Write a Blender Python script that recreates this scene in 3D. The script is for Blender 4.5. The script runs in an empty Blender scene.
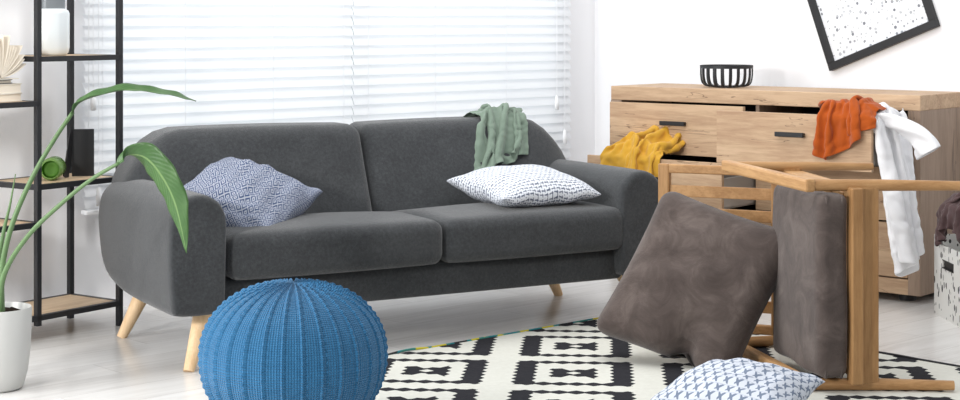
import bpy, bmesh, math, random
import numpy as np
from mathutils import Vector, Matrix
random.seed(4); rng = np.random.default_rng(4)
sc = bpy.context.scene; C = sc.collection
PI = math.pi
def rad(a): return a*PI/180
FPX, HY, CAMZ = 1650.0, 20.0, 1.2
def at(u, y, Z):
    """photo pixel at a chosen distance -> world point (measuring aid)"""
    return Vector(((u-480)/FPX*Z, Z, CAMZ-(y-HY)/FPX*Z))

# ------------------------------------------------------------------ materials
class NT:
    def __init__(s, name):
        s.m = bpy.data.materials.new(name); s.m.use_nodes = True
        s.t = s.m.node_tree; s.n = s.t.nodes
        s.b = s.n['Principled BSDF']; s.out = s.n['Material Output']
    def node(s, kind, **kw):
        n = s.n.new(kind)
        for k, v in kw.items(): setattr(n, k, v)
        return n
    def link(s, a, b): s.t.links.new(a, b)
    def put(s, sock, v):
        if isinstance(v, (int, float, tuple, list)): sock.default_value = v
        else: s.link(v, sock)
    def m_(s, op, a, b=None, c=None, clamp=False):
        n = s.node('ShaderNodeMath', operation=op, use_clamp=clamp)
        for i, v in enumerate((a, b, c)):
            if v is not None: s.put(n.inputs[i], v)
        return n.outputs[0]
    def mix(s, f, a, b):
        n = s.node('ShaderNodeMix', data_type='RGBA')
        s.put(n.inputs[0], f); s.put(n.inputs[6], a); s.put(n.inputs[7], b)
        return n.outputs[2]
    def coord(s, kind='Object', scale=(1,1,1), rot=(0,0,0), loc=(0,0,0)):
        tc = s.node('ShaderNodeTexCoord'); mp = s.node('ShaderNodeMapping')
        mp.inputs['Scale'].default_value = scale; mp.inputs['Rotation'].default_value = rot
        mp.inputs['Location'].default_value = loc
        s.link(tc.outputs[kind], mp.inputs[0]); return mp.outputs[0]
    def sep(s, v):
        n = s.node('ShaderNodeSeparateXYZ'); s.link(v, n.inputs[0]); return n.outputs
    def noise(s, v, scale, detail=3, rough=.55, dist=0):
        n = s.node('ShaderNodeTexNoise'); s.link(v, n.inputs['Vector'])
        n.inputs['Scale'].default_value = scale; n.inputs['Detail'].default_value = detail
        n.inputs['Roughness'].default_value = rough; n.inputs['Distortion'].default_value = dist
        return n.outputs[0]
    def ramp(s, f, stops):
        n = s.node('ShaderNodeValToRGB'); s.link(f, n.inputs[0]); e = n.color_ramp.elements
        while len(e) < len(stops): e.new(.5)
        for el, (p, c) in zip(e, stops): el.position = p; el.color = c
        return n.outputs[0]
    def bump(s, h, strength=.3, dist=.01):
        n = s.node('ShaderNodeBump'); n.inputs['Strength'].default_value = strength
        n.inputs['Distance'].default_value = dist; s.link(h, n.inputs['Height'])
        s.link(n.outputs[0], s.b.inputs['Normal'])
    def base(s, c): s.put(s.b.inputs['Base Color'], c)
    def set(s, **kw):
        for k, v in kw.items(): s.b.inputs[k.replace('_', ' ')].default_value = v
def lin(r, g, b, k=1.0):
    f = lambda c: ((c/255)/12.92 if c/255 <= .04045 else ((c/255+.055)/1.055)**2.4)*k
    return (f(r), f(g), f(b), 1)
def plain(name, c, rough=.6, metal=0, spec=.4, noise=0):
    t = NT(name); t.set(Roughness=rough, Metallic=metal); t.b.inputs['Specular IOR Level'].default_value = spec
    if noise:
        n = t.noise(t.coord(), 9, 3)
        t.base(t.mix(n, tuple(x*(1-noise) for x in c[:3])+(1,), tuple(min(1, x*(1+noise)) for x in c[:3])+(1,)))
    else: t.base(c)
    return t.m
def fabric(name, c, var=.12, scale=500, bump=.25, sheen=.25, blotch=5, rough=.95):
    t = NT(name); v = t.coord()
    n = t.noise(v, blotch, 4, .6); f = t.noise(v, scale, 2, .6)
    a = tuple(x*(1-var) for x in c[:3])+(1,); b = tuple(min(1, x*(1+var)) for x in c[:3])+(1,)
    t.base(t.mix(t.m_('MULTIPLY_ADD', f, .6, t.m_('MULTIPLY', n, .5), clamp=True), a, b))
    t.set(Roughness=rough); t.b.inputs['Specular IOR Level'].default_value = .15
    t.b.inputs['Sheen Weight'].default_value = sheen; t.b.inputs['Sheen Roughness'].default_value = .5
    t.bump(f, bump, .003); return t.m
def wood(name, light, dark, axis='x', scale=1.0, rough=.5, crack=.0):
    t = NT(name); sv = {'x': (.9, 9, 9), 'y': (9, .9, 9), 'z': (9, 9, .9)}[axis]
    v = t.coord(scale=tuple(q*scale for q in sv))
    n1 = t.noise(v, 1.6, 5, .6, .8); n2 = t.noise(v, 9, 4, .7, .2)
    f = t.m_('MULTIPLY_ADD', n2, .45, t.m_('MULTIPLY', n1, .6))
    mid = tuple((p+q)/2 for p, q in zip(light, dark))
    col = t.ramp(f, [(.30, dark), (.48, mid), (.62, light), (.8, light)])
    if crack:
        n3 = t.noise(t.coord(scale=tuple(q*scale*.45 for q in sv)), 3.0, 3, .6, 1.2)
        line = t.m_('LESS_THAN', t.m_('ABSOLUTE', t.m_('SUBTRACT', n3, .62)), .006)
        col = t.mix(t.m_('MULTIPLY', line, crack), col, tuple(x*.45 for x in dark[:3])+(1,))
    t.base(col); t.set(Roughness=rough); t.b.inputs['Specular IOR Level'].default_value = .3
    t.bump(n2, .06, .003); return t.m

M = {}
M['wall'] = plain('wall_paint', lin(246, 246, 248), .9, 0, .2)
M['oak'] = wood('oak_board', lin(204, 174, 142), lin(164, 130, 102), 'x', 1, .55, .7)
M['oak_shaded'] = wood('oak_board_shaded', lin(160, 138, 120), lin(128, 108, 92), 'z', 1, .55, .5)  # darker copy of the oak; side shade is put into the colour
M['grey_board'] = plain('grey_drawer_board', lin(178, 172, 166), .6)
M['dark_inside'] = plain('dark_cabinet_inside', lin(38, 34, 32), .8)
M['black'] = plain('matt_black', lin(34, 34, 36), .5)
M['blackmetal'] = plain('black_metal', lin(36, 37, 40), .45)
M['chairwood'] = wood('honey_wood', lin(188, 146, 100), lin(150, 108, 66), 'z', 1.4, .45)
M['chairwood_x'] = wood('honey_wood_across', lin(182, 140, 94), lin(144, 104, 64), 'x', 1.4, .45)
M['chairwood_y'] = wood('honey_wood_along', lin(200, 158, 110), lin(164, 120, 76), 'y', 1.4, .45)
M['beech'] = wood('beech_leg', lin(236, 205, 165), lin(214, 176, 130), 'z', 1.2, .5)
M['shelfwood'] = wood('shelf_wood', lin(214, 190, 160), lin(180, 150, 118), 'x', 1.2, .55)
def m_sofa():
    t = NT('grey_sofa_fabric'); v = t.coord()
    n1 = t.noise(v, 90, 3, .7); n2 = t.noise(v, 8, 4, .6); n3 = t.noise(v, 420, 2, .6)
    k = t.m_('MULTIPLY_ADD', n1, .5, t.m_('MULTIPLY_ADD', n2, .3, t.m_('MULTIPLY', n3, .25)))
    t.base(t.ramp(k, [(.34, lin(48, 49, 51)), (.52, lin(60, 62, 64)), (.70, lin(74, 76, 78))]))
    t.set(Roughness=.95); t.b.inputs['Specular IOR Level'].default_value = .12
    t.b.inputs['Sheen Weight'].default_value = .3; t.b.inputs['Sheen Roughness'].default_value = .5
    t.bump(t.m_('ADD', n1, n3), .4, .004); return t.m
M['sofa'] = m_sofa()
M['green'] = fabric('sage_cloth', lin(118, 134, 120), .08, 500, .2, .2)
M['yellow'] = fabric('mustard_cloth', lin(206, 158, 56), .08, 500, .2, .2)
M['orange'] = fabric('rust_cloth', lin(172, 80, 26), .10, 400, .3, .2)
M['white'] = fabric('white_cloth', lin(244, 244, 246), .03, 500, .15, .1)
M['maroon'] = fabric('dark_plum_cloth', lin(84, 66, 66), .12, 400, .3, .2)
M['slat'] = None
M['pot'] = plain('pale_ceramic', lin(192, 192, 189), .5, 0, .4, .04)
M['soil'] = plain('dark_soil', lin(40, 32, 26), 1, 0, .1, .3)
M['paper'] = plain('book_paper', lin(240, 230, 214), .9)
M['cream'] = plain('cream_cover', lin(232, 226, 214), .7)
M['leaf_stem'] = plain('green_stem', lin(92, 120, 78), .5, 0, .4, .12)

def m_suede():
    t = NT('taupe_suede'); v = t.coord()
    n = t.noise(v, 9, 6, .68, .9); f = t.noise(v, 260, 2)
    t.base(t.ramp(n, [(.28, lin(72, 63, 60)), (.5, lin(88, 78, 74)), (.74, lin(110, 99, 94))]))
    t.set(Roughness=.95); t.b.inputs['Specular IOR Level'].default_value = .12
    t.b.inputs['Sheen Weight'].default_value = .2
    t.bump(t.m_('ADD', f, t.m_('MULTIPLY', n, 3)), .25, .006); return t.m
M['suede'] = m_suede()
def m_floor():
    t = NT('white_washed_planks'); v = t.coord('Object')
    x, y, _ = t.sep(v)
    pw, pl = .19, 1.3
    row = t.m_('FLOOR', t.m_('DIVIDE', y, pw)); fy = t.m_('FRACT', t.m_('DIVIDE', y, pw))
    xs = t.m_('ADD', t.m_('DIVIDE', x, pl), t.m_('MULTIPLY', row, .37)); fx = t.m_('FRACT', xs)
    seam = t.m_('MAXIMUM', t.m_('LESS_THAN', fy, .016), t.m_('LESS_THAN', fx, .0025))
    wn = t.node('ShaderNodeTexWhiteNoise', noise_dimensions='2D')
    cb = t.node('ShaderNodeCombineXYZ'); t.link(row, cb.inputs[0]); t.link(t.m_('FLOOR', xs), cb.inputs[1])
    t.link(cb.outputs[0], wn.inputs['Vector'])
    g = t.noise(t.coord('Object', (1.2, 14, 1)), 2.2, 6, .65, .6)
    k = t.m_('MULTIPLY_ADD', wn.outputs[0], .28, t.m_('MULTIPLY', g, .8))
    col = t.ramp(k, [(.25, lin(205, 202, 199)), (.5, lin(222, 220, 217)), (.8, lin(234, 233, 231))])
    t.base(t.mix(t.m_('MULTIPLY', seam, .5), col, lin(165, 160, 156)))
    t.set(Roughness=.24); t.b.inputs['Specular IOR Level'].default_value = .5
    t.bump(t.m_('SUBTRACT', t.m_('MULTIPLY', g, .2), seam), .12, .002); return t.m
M['floor'] = m_floor()
def tri(t, v):   # triangle wave 0..1
    return t.m_('MULTIPLY', t.m_('ABSOLUTE', t.m_('SUBTRACT', t.m_('FRACT', v), .5)), 2)
def m_rug():
    t = NT('black_white_woven_rug'); v = t.coord('Object'); x, y, _ = t.sep(v)
    fu = t.m_('FRACT', t.m_('ADD', t.m_('DIVIDE', x, .50), 20)); fv = t.m_('FRACT', t.m_('ADD', t.m_('DIVIDE', y, -.46), 20))
    a = t.m_('DIVIDE', fu, .824); b = t.m_('DIVIDE', fv, .865)
    inn = t.m_('MULTIPLY', t.m_('LESS_THAN', a, 1), t.m_('LESS_THAN', b, 1))
    c = t.m_('ABSOLUTE', t.m_('SUBTRACT', a, .5)); e = t.m_('ABSOLUTE', t.m_('SUBTRACT', b, .5))
    jag = tri(t, t.m_('MULTIPLY', b, 8)); wav = tri(t, t.m_('MULTIPLY', a, 7.5))
    bar = t.m_('MULTIPLY', t.m_('GREATER_THAN', c, t.m_('MULTIPLY_ADD', jag, -.035, .330)),
               t.m_('MULTIPLY', t.m_('LESS_THAN', c, t.m_('MULTIPLY_ADD', jag, .04, .46)), t.m_('LESS_THAN', e, .47)))
    hor = t.m_('MULTIPLY', t.m_('LESS_THAN', t.m_('ABSOLUTE', t.m_('SUBTRACT', e, .425)), t.m_('MULTIPLY_ADD', wav, .046, .026)),
               t.m_('LESS_THAN', c, .46))
    cen = t.m_('MULTIPLY', t.m_('LESS_THAN', c, t.m_('MULTIPLY_ADD', jag, .04, .165)),
               t.m_('LESS_THAN', e, t.m_('ADD', t.m_('MULTIPLY_ADD', wav, .05, .08), t.m_('MULTIPLY', c, .5))))
    dia = t.m_('LESS_THAN', t.m_('ADD', t.m_('MULTIPLY', c, 16), t.m_('MULTIPLY', e, 18)), 1)
    cen = t.m_('MULTIPLY', cen, t.m_('SUBTRACT', 1, dia))
    k = t.m_('MULTIPLY', inn, t.m_('MAXIMUM', t.m_('MAXIMUM', bar, hor), cen))
    n = t.noise(v, 60, 3); w = t.noise(t.coord('Object', (40, 400, 1)), 1, 2)
    wc = t.mix(n, lin(208, 207, 197), lin(226, 226, 218)); bc = t.mix(n, lin(40, 40, 44), lin(58, 58, 62))
    t.base(t.mix(k, wc, bc)); t.set(Roughness=1); t.b.inputs['Specular IOR Level'].default_value = .08
    t.bump(w, .4, .003); return t.m
M['rug'] = m_rug()
def m_binding():
    t = NT('teal_yellow_rug_edge'); x, y, _ = t.sep(t.coord('Object'))
    f = t.noise(t.coord('Object', (1, 1, 1)), 9, 1)
    t.base(t.ramp(f, [(.40, lin(34, 36, 40)), (.47, lin(30, 120, 130)), (.53, lin(60, 130, 120)), (.58, lin(196, 184, 50))]))
    t.n['Color Ramp'].color_ramp.interpolation = 'CONSTANT'
    t.set(Roughness=.9); return t.m
M['binding'] = m_binding()
def m_pillow(name, ink, mode, sx, sy, paper=lin(236, 239, 244)):
    t = NT(name); v = t.coord('UV', (sx, sy, 1)); x, y, _ = t.sep(v)
    n = t.noise(t.coord('UV'), 160, 2)
    if mode == 'birds':
        row = t.m_('FLOOR', y); xx = t.m_('ADD', x, t.m_('MULTIPLY', row, .5))
        fx = t.m_('SUBTRACT', t.m_('FRACT', xx), .5); fy = t.m_('SUBTRACT', t.m_('FRACT', y), .5)
        body = t.m_('LESS_THAN', t.m_('ADD', t.m_('ABSOLUTE', t.m_('MULTIPLY_ADD', fy, .35, t.m_('ADD', fx, .12))), t.m_('MULTIPLY', t.m_('ABSOLUTE', fy), .18)), .15)
        wing = t.m_('LESS_THAN', t.m_('ADD', t.m_('ABSOLUTE', t.m_('MULTIPLY_ADD', fx, -.9, t.m_('SUBTRACT', fy, .12))), t.m_('MULTIPLY', t.m_('ABSOLUTE', fx), .25)), .18)
        lim = t.m_('MULTIPLY', t.m_('LESS_THAN', t.m_('ABSOLUTE', fy), .42), t.m_('LESS_THAN', t.m_('ABSOLUTE', fx), .38))
        k = t.m_('MULTIPLY', t.m_('MAXIMUM', body, wing), lim)
        k = t.m_('MAXIMUM', k, t.m_('MULTIPLY', t.m_('LESS_THAN', t.m_('ABSOLUTE', t.m_('SUBTRACT', fy, .47)), .025), .5))
    elif mode == 'dashes':
        wob = t.noise(t.coord('UV', (sx*.9, sy*.9, 1)), 1.0, 2)
        yy = t.m_('MULTIPLY_ADD', wob, .9, y); row = t.m_('FLOOR', yy)
        xx = t.m_('ADD', x, t.m_('MULTIPLY', row, .43))
        fx = t.m_('SUBTRACT', t.m_('FRACT', xx), .5); fy = t.m_('SUBTRACT', t.m_('FRACT', yy), .5)
        d1 = t.m_('MULTIPLY', t.m_('LESS_THAN', t.m_('ABSOLUTE', fy), .16), t.m_('LESS_THAN', t.m_('ABSOLUTE', fx), .40))
        d2 = t.m_('MULTIPLY', t.m_('LESS_THAN', t.m_('ABSOLUTE', t.m_('SUBTRACT', fx, .25)), .07), t.m_('LESS_THAN', t.m_('ABSOLUTE', fy), .45))
        k = t.m_('MAXIMUM', d1, d2)
    else:   # fine diamond weave
        a = t.m_('ABSOLUTE', t.m_('SUBTRACT', t.m_('FRACT', x), .5)); b = t.m_('ABSOLUTE', t.m_('SUBTRACT', t.m_('FRACT', y), .5))
        d = t.m_('ADD', a, b); k = t.m_('GREATER_THAN', t.m_('ABSOLUTE', t.m_('SUBTRACT', t.m_('FRACT', t.m_('MULTIPLY', d, 3)), .5)), .24)
    t.base(t.mix(k, paper, ink)); t.set(Roughness=.95); t.b.inputs['Specular IOR Level'].default_value = .12
    t.bump(n, .2, .003); return t.m
M['birds'] = m_pillow('blue_bird_print', lin(120, 132, 152), 'birds', 15, 13, lin(210, 215, 225))
M['dashes'] = m_pillow('dark_dash_print', lin(104, 112, 130), 'dashes', 24, 30, lin(226, 229, 235))
M['bluepil'] = m_pillow('denim_diamond_weave', lin(62, 78, 112), 'weave', 17, 17, lin(168, 172, 182))
def m_spots(name, paper, ink, scale, rmax, stretch=(1, 1, 1), coord='Object', dim='3D', pw=1.5):
    t = NT(name); v = t.coord(coord, stretch)
    vo = t.node('ShaderNodeTexVoronoi', voronoi_dimensions=dim); vo.inputs['Scale'].default_value = scale; t.link(v, vo.inputs['Vector'])
    cr = t.sep(vo.outputs['Color'])
    k = t.m_('LESS_THAN', vo.outputs['Distance'], t.m_('MULTIPLY', t.m_('POWER', cr[0], pw), rmax))
    t.base(t.mix(t.m_('MULTIPLY', k, t.m_('MULTIPLY_ADD', cr[1], .6, .4)), paper, ink))
    t.set(Roughness=.8); t.b.inputs['Specular IOR Level'].default_value = .2; return t.m
M['poster'] = m_spots('grey_dot_print', lin(238, 240, 244), lin(120, 124, 132), 40, .34, dim='2D', pw=1.3)
M['boxcard'] = m_spots('black_dash_card', lin(222, 221, 217), lin(34, 34, 36), 58, .55, (1, 1, .6))
def m_knit():
    t = NT('blue_knit'); v = t.coord('UV', (1, 1, 1)); x, y, _ = t.sep(v)
    w = t.m_('SINE', t.m_('MULTIPLY', y, 2*PI*52)); w2 = t.m_('SINE', t.m_('MULTIPLY', x, 2*PI*30*7))
    h = t.m_('ADD', t.m_('MULTIPLY', t.m_('ABSOLUTE', w), .7), t.m_('MULTIPLY', w2, .25))
    n = t.noise(t.coord(), 40, 3)
    t.base(t.mix(n, lin(40, 98, 140), lin(56, 118, 162))); t.set(Roughness=.9)
    t.b.inputs['Specular IOR Level'].default_value = .15; t.b.inputs['Sheen Weight'].default_value = .15
    t.bump(h, .8, .005); return t.m
M['knit'] = m_knit()
def m_leaf():
    t = NT('green_leaf'); x, y, _ = t.sep(t.coord('UV'))
    vein = t.m_('SINE', t.m_('MULTIPLY', t.m_('SUBTRACT', y, t.m_('MULTIPLY', t.m_('ABSOLUTE', t.m_('SUBTRACT', x, .5)), .35)), 130))
    mid = t.m_('LESS_THAN', t.m_('ABSOLUTE', t.m_('SUBTRACT', x, .5)), .035)
    n = t.noise(t.coord(), 14, 3)
    c = t.mix(n, lin(44, 78, 38), lin(74, 110, 56))
    t.base(t.mix(t.m_('MULTIPLY', mid, .7), c, lin(112, 140, 86))); t.set(Roughness=.4)
    t.b.inputs['Specular IOR Level'].default_value = .4
    t.bump(vein, .12, .003); return t.m
M['leaf'] = m_leaf()
def m_slat():
    t = NT('white_blind_slat'); t.base((.86, .87, .88, 1)); t.set(Roughness=.5)
    tr = t.node('ShaderNodeBsdfTranslucent'); tr.inputs[0].default_value = (.9, .92, .95, 1)
    mx = t.node('ShaderNodeMixShader'); mx.inputs[0].default_value = .30
    t.link(t.b.outputs[0], mx.inputs[1]); t.link(tr.outputs[0], mx.inputs[2]); t.link(mx.outputs[0], t.out.inputs[0])
    return t.m
M['slat'] = m_slat()
def m_glass(name, tint, k):
    t = NT(name); t.base(tint); t.set(Roughness=.08)
    tr = t.node('ShaderNodeBsdfTransparent'); tr.inputs[0].default_value = tint
    mx = t.node('ShaderNodeMixShader'); mx.inputs[0].default_value = k
    t.link(tr.outputs[0], mx.inputs[1]); t.link(t.b.outputs[0], mx.inputs[2]); t.link(mx.outputs[0], t.out.inputs[0])
    return t.m
M['pane'] = m_glass('window_glass', (.95, .97, .98, 1), .06)
M['smoke'] = m_glass('smoke_grey_glass', lin(178, 184, 188), .45)
M['vase'] = plain('white_glass', lin(224, 230, 232), .2, 0, .5)
M['jar'] = m_glass('green_jar_glass', lin(150, 190, 110), .5)
M['jarin'] = plain('moss_green', lin(84, 130, 44), .6, 0, .3, .3)

# ------------------------------------------------------------------ mesh helpers
def obj(name, bm, mat, parent=None, smooth=False, bevel=0, sub=0, sharp=None):
    me = bpy.data.meshes.new(name); bmesh.ops.recalc_face_normals(bm, faces=bm.faces[:]) if smooth != 'open' else None
    bm.to_mesh(me); bm.free()
    o = bpy.data.objects.new(name, me); C.objects.link(o); o.parent = parent
    for m in (mat if isinstance(mat, list) else [mat]): me.materials.append(m)
    if smooth:
        me.shade_smooth()
        if sharp: me.set_sharp_from_angle(angle=rad(sharp))
    if bevel:
        md = o.modifiers.new('bevel', 'BEVEL'); md.width = bevel; md.segments = 2; md.limit_method = 'ANGLE'; md.angle_limit = rad(40)
    if sub:
        md = o.modifiers.new('sub', 'SUBSURF'); md.levels = md.render_levels = sub
    return o
def thing(name, label, cat, loc=(0, 0, 0), rz=0, group=None, matrix=None):
    o = bpy.data.objects.new(name, None); C.objects.link(o); o.empty_display_size = .1
    if matrix is not None: o.matrix_world = matrix
    else: o.location = loc; o.rotation_euler = (0, 0, rz)
    return tag(o, label, cat, group)
def tag(o, label, cat, group=None):
    o['label'] = label; o['category'] = cat
    if group: o['group'] = group
    return o
def struct(o): o['kind'] = 'structure'; return o
def box(bm, x0, x1, y0, y1, z0, z1):
    r = bmesh.ops.create_cube(bm, size=1)
    bmesh.ops.scale(bm, vec=(x1-x0, y1-y0, z1-z0), verts=r['verts'])
    bmesh.ops.translate(bm, vec=((x0+x1)/2, (y0+y1)/2, (z0+z1)/2), verts=r['verts']); return r['verts']
def bar(bm, p0, p1, w, h, up=(0, 0, 1), w1=None, h1=None):
    """rectangular bar p0->p1; h along 'up', w across"""
    p0, p1 = Vector(p0), Vector(p1); d = (p1-p0).normalized(); s = d.cross(Vector(up)).normalized(); u = s.cross(d)
    w1 = w if w1 is None else w1; h1 = h if h1 is None else h1; vs = []
    for p, a, b in ((p0, w, h), (p1, w1, h1)):
        vs.append([bm.verts.new(p+s*a/2*i+u*b/2*j) for i, j in ((-1, -1), (1, -1), (1, 1), (-1, 1))])
    bm.faces.new(vs[0][::-1]); bm.faces.new(vs[1])
    for k in range(4): bm.faces.new((vs[0][k], vs[0][(k+1) % 4], vs[1][(k+1) % 4], vs[1][k]))
def tube(bm, pts, radii, n=10, cap=True):
    pts = [Vector(p) for p in pts]; rings = []; prev = None
    if not hasattr(radii, '__len__'): radii = [radii]*len(pts)
    for i, p in enumerate(pts):
        d = (pts[min(i+1, len(pts)-1)]-pts[max(i-1, 0)]).normalized()
        if prev is None:
            a = Vector((0, 0, 1)) if abs(d.z) < .9 else Vector((1, 0, 0)); prev = d.cross(a).normalized()
        s = (prev-d*prev.dot(d)).normalized(); prev = s; t = d.cross(s)
        rings.append([bm.verts.new(p+(s*math.cos(2*PI*k/n)+t*math.sin(2*PI*k/n))*radii[i]) for k in range(n)])
    for r0, r1 in zip(rings, rings[1:]):
        for k in range(n): bm.faces.new((r0[k], r0[(k+1) % n], r1[(k+1) % n], r1[k]))
    if cap: bm.faces.new(rings[0][::-1]); bm.faces.new(rings[-1])
def spline(pts, n=24):
    pts = [Vector(p) for p in pts]; q = [2*pts[0]-pts[1]]+pts+[2*pts[-1]-pts[-2]]; out = []; m = len(pts)-1
    for i in range(n+1):
        t = i/n*m; k = min(int(t), m-1); t -= k; a, b, c, d = q[k:k+4]
        out.append(.5*((2*b)+(c-a)*t+(2*a-5*b+4*c-d)*t*t+(3*b-a-3*c+d)*t**3))
    return out
def lathe(bm, prof, n=40, c=(0, 0, 0), close=False):
    rings = []
    for r, z in prof:
        rings.append([bm.verts.new((c[0]+r*math.cos(2*PI*k/n), c[1]+r*math.sin(2*PI*k/n), c[2]+z)) for k in range(n)] if r > 1e-5 else [bm.verts.new((c[0], c[1], c[2]+z))])
    pr = list(zip(rings, rings[1:]))+([(rings[-1], rings[0])] if close else [])
    for a, b in pr:
        for k in range(n):
            k2 = (k+1) % n
            if len(a) == 1 and len(b) == 1: continue
            if len(a) == 1: bm.faces.new((a[0], b[k2], b[k]))
            elif len(b) == 1: bm.faces.new((a[k], a[k2], b[0]))
            else: bm.faces.new((a[k], a[k2], b[k2], b[k]))
def soft_box(bm, hx, hy, hz, r, f=None, cuts=13):
    r0 = bmesh.ops.create_cube(bm, size=2)
    bmesh.ops.subdivide_edges(bm, edges=bm.edges[:], cuts=cuts, use_grid_fill=True)
    h = Vector((hx, hy, hz))
    for v in bm.verts:
        p = Vector([h[i]*math.sin(PI/2*max(-1, min(1, v.co[i]))) for i in range(3)])
        inn = Vector([max(-(h[i]-r), min(h[i]-r, p[i])) for i in range(3)]); d = p-inn
        if d.length > 1e-9: p = inn+d.normalized()*r
        v.co = f(p) if f else p
def pillow(name, size, thick, mat, parent, seed=0, wr=.006, n=44, pw=.5, pinch=.07):
    """square cushion with pointed corners, puffed middle and seam; lies in its own xy plane"""
    bm = bmesh.new(); uvl = bm.loops.layers.uv.new('UVMap'); rg = np.random.default_rng(seed)
    ks = rg.normal(0, 1, (7, 2))*9; ph = rg.uniform(0, 6.28, 7); H = size/2; grid = {}
    for sgn in (1, -1):
        for i in range(n+1):
            for j in range(n+1):
                a = math.sin(PI/2*(2*i/n-1)); b = math.sin(PI/2*(2*j/n-1))
                e = max(abs(a), abs(b)) > 1-1e-6
                if sgn < 0 and e: grid[-1, i, j] = grid[1, i, j]; continue
                t = ((1-a*a)*(1-b*b)); z = 0 if e else thick/2*(max(t, 0)**pw)
                x = H*a*(1-pinch*(1-b*b)); y = H*b*(1-pinch*(1-a*a))
                w = sum(math.sin(k[0]*a+k[1]*b+q) for k, q in zip(ks, ph))*wr/3*min(1, t*3)
                edge = wr*1.4*math.sin(11*a+7*b+seed)*(1-min(1, t*4))
                grid[sgn, i, j] = bm.verts.new((x, y, sgn*z+w+edge*.6))
    for sgn in (1, -1):
        for i in range(n):
            for j in range(n):
                q = [(i, j), (i+1, j), (i+1, j+1), (i, j+1)]
                if sgn < 0: q = q[::-1]
                f = bm.faces.new([grid[(sgn,)+k] for k in q])
                for lp, k in zip(f.loops, q): lp[uvl].uv = (k[0]/n, k[1]/n)
    # use arc positions for uv so prints stay even
    for f in bm.faces:
        for lp in f.loops: lp[uvl].uv = tuple(.45*q+.55*p for q, p in zip(lp[uvl].uv, (lp.vert.co.x/size+.5, lp.vert.co.y/size+.5)))
    return obj(name, bm, mat, parent, True)
def basis(loc, X, Y, Z):
    m = Matrix.Identity(4)
    for i, a in enumerate((X, Y, Z)):
        a = Vector(a).normalized()
        for k in range(3): m[k][i] = a[k]
    for k in range(3): m[k][3] = loc[k]
    return m

# ------------------------------------------------------------------ cloth (draped by a small position-based solver)
def sdbox(mw, c, h, r):
    """rounded box collider: world matrix, local centre, half size, radius"""
    R = np.array(mw.to_3x3().normalized()); c = np.array((mw @ Vector(c))[:])
    return (c, R, np.array(h, float), r)
def drape(start, spacing, colliders, steps=170, iters=10, dt=.011, mu=.6, margin=.008, floor=0.004, pin=None, stiff=.35, keep=1.0):
    X = start.copy(); V = np.zeros_like(X); n, m = X.shape[:2]
    sets = []
    def add(di, dj, L, k):
        for par in range(2):
            if di == 0: a = (slice(None), slice(None)); step = dj
            if dj == 0 or di > 0:
                idx = [i for i in range(n-di) if (i//di) % 2 == par]
                ia = np.array(idx); ja = np.arange(max(0, -dj), m-max(0, dj))
                A = np.ix_(ia, ja); B = np.ix_(ia+di, ja+dj)
            else:
                ja = np.array([j for j in range(m-dj) if (j//dj) % 2 == par]); ia = np.arange(n)
                A = np.ix_(ia, ja); B = np.ix_(ia, ja+dj)
            sets.append((A, B, L, k))
    s = spacing
    add(1, 0, s, 1); add(0, 1, s, 1); add(1, 1, s*2**.5, .5); add(1, -1, s*2**.5, .5); add(2, 0, 2*s, stiff); add(0, 2, 2*s, stiff)
    for st in range(steps):
        V[..., 2] -= 9.8*dt; V *= .985
        P = X+V*dt
        for it in range(iters):
            for A, B, L, k in sets:
                d = P[B]-P[A]; l = np.linalg.norm(d, axis=-1, keepdims=True)+1e-9
                if k < .5: corr = np.where(l < L, (l-L)*k, (l-L)*k*.3)*.5
                else: corr = (l-L)*k*.5
                d = d/l*corr; P[A] += d; P[B] -= d
            if it % 3 == 2 or it == iters-1:
                for c, R, h, r in colliders:
                    q0 = (P-c)@R; q = np.abs(q0)-(h-r); o = np.maximum(q, 0); ol = np.linalg.norm(o, axis=-1)
                    dd = ol+np.minimum(q.max(-1), 0)-r; hit = dd < margin
                    if not hit.any(): continue
                    qq, oo, oll, q00 = q[hit], o[hit], ol[hit], q0[hit]
                    nn = np.where(oll[:, None] > 1e-6, oo/(oll[:, None]+1e-9), (qq == qq.max(-1, keepdims=True))*1.0)*np.sign(q00)
                    nn = nn@R.T; P[hit] += nn*(margin-dd[hit])[:, None]
                    mv = P[hit]-X[hit]; tg = mv-nn*(mv*nn).sum(-1, keepdims=True); P[hit] -= tg*mu
                lo = P[..., 2] < floor
                if lo.any(): P[..., 2][lo] = floor; P[lo] -= (P[lo]-X[lo])*np.array([mu, mu, 0])
            if pin is not None: P[pin] = start[pin]
        V = (P-X)/dt; sp = np.linalg.norm(V, axis=-1, keepdims=True); V *= np.minimum(1, 2.0/(sp+1e-9)); X = P
    return X
def wrinkle(X, seed, amp=.006, cell=.05):
    """ridged creases pushed out along the cloth's own normals"""
    rg = np.random.default_rng(seed); du = np.gradient(X, axis=0); dv = np.gradient(X, axis=1)
    nn = np.cross(du, dv); nn /= np.linalg.norm(nn, axis=-1, keepdims=True)+1e-9
    n, m = X.shape[:2]; st = np.linalg.norm(X[1:]-X[:-1], axis=-1).mean(); I, J = np.meshgrid(np.arange(n)*st, np.arange(m)*st, indexing='ij'); h = 0
    for k in range(6):
        a = rg.uniform(0, PI); f = 2*PI/cell*rg.uniform(.5, 1.2); wx = .35*np.sin(I*f*.4+rg.uniform(0, 6))+.35*np.sin(J*f*.5+rg.uniform(0, 6))
        g = 1-np.abs(np.sin((I*math.cos(a)+J*math.sin(a))*f*.5+wx*2.5+rg.uniform(0, 6))); h = h+g**2*np.clip(.5+np.sin(I*f*.23+k)*np.cos(J*f*.19+k*2), 0, 1)
    return X+nn*((h-h.mean())*amp)[..., None]
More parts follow.
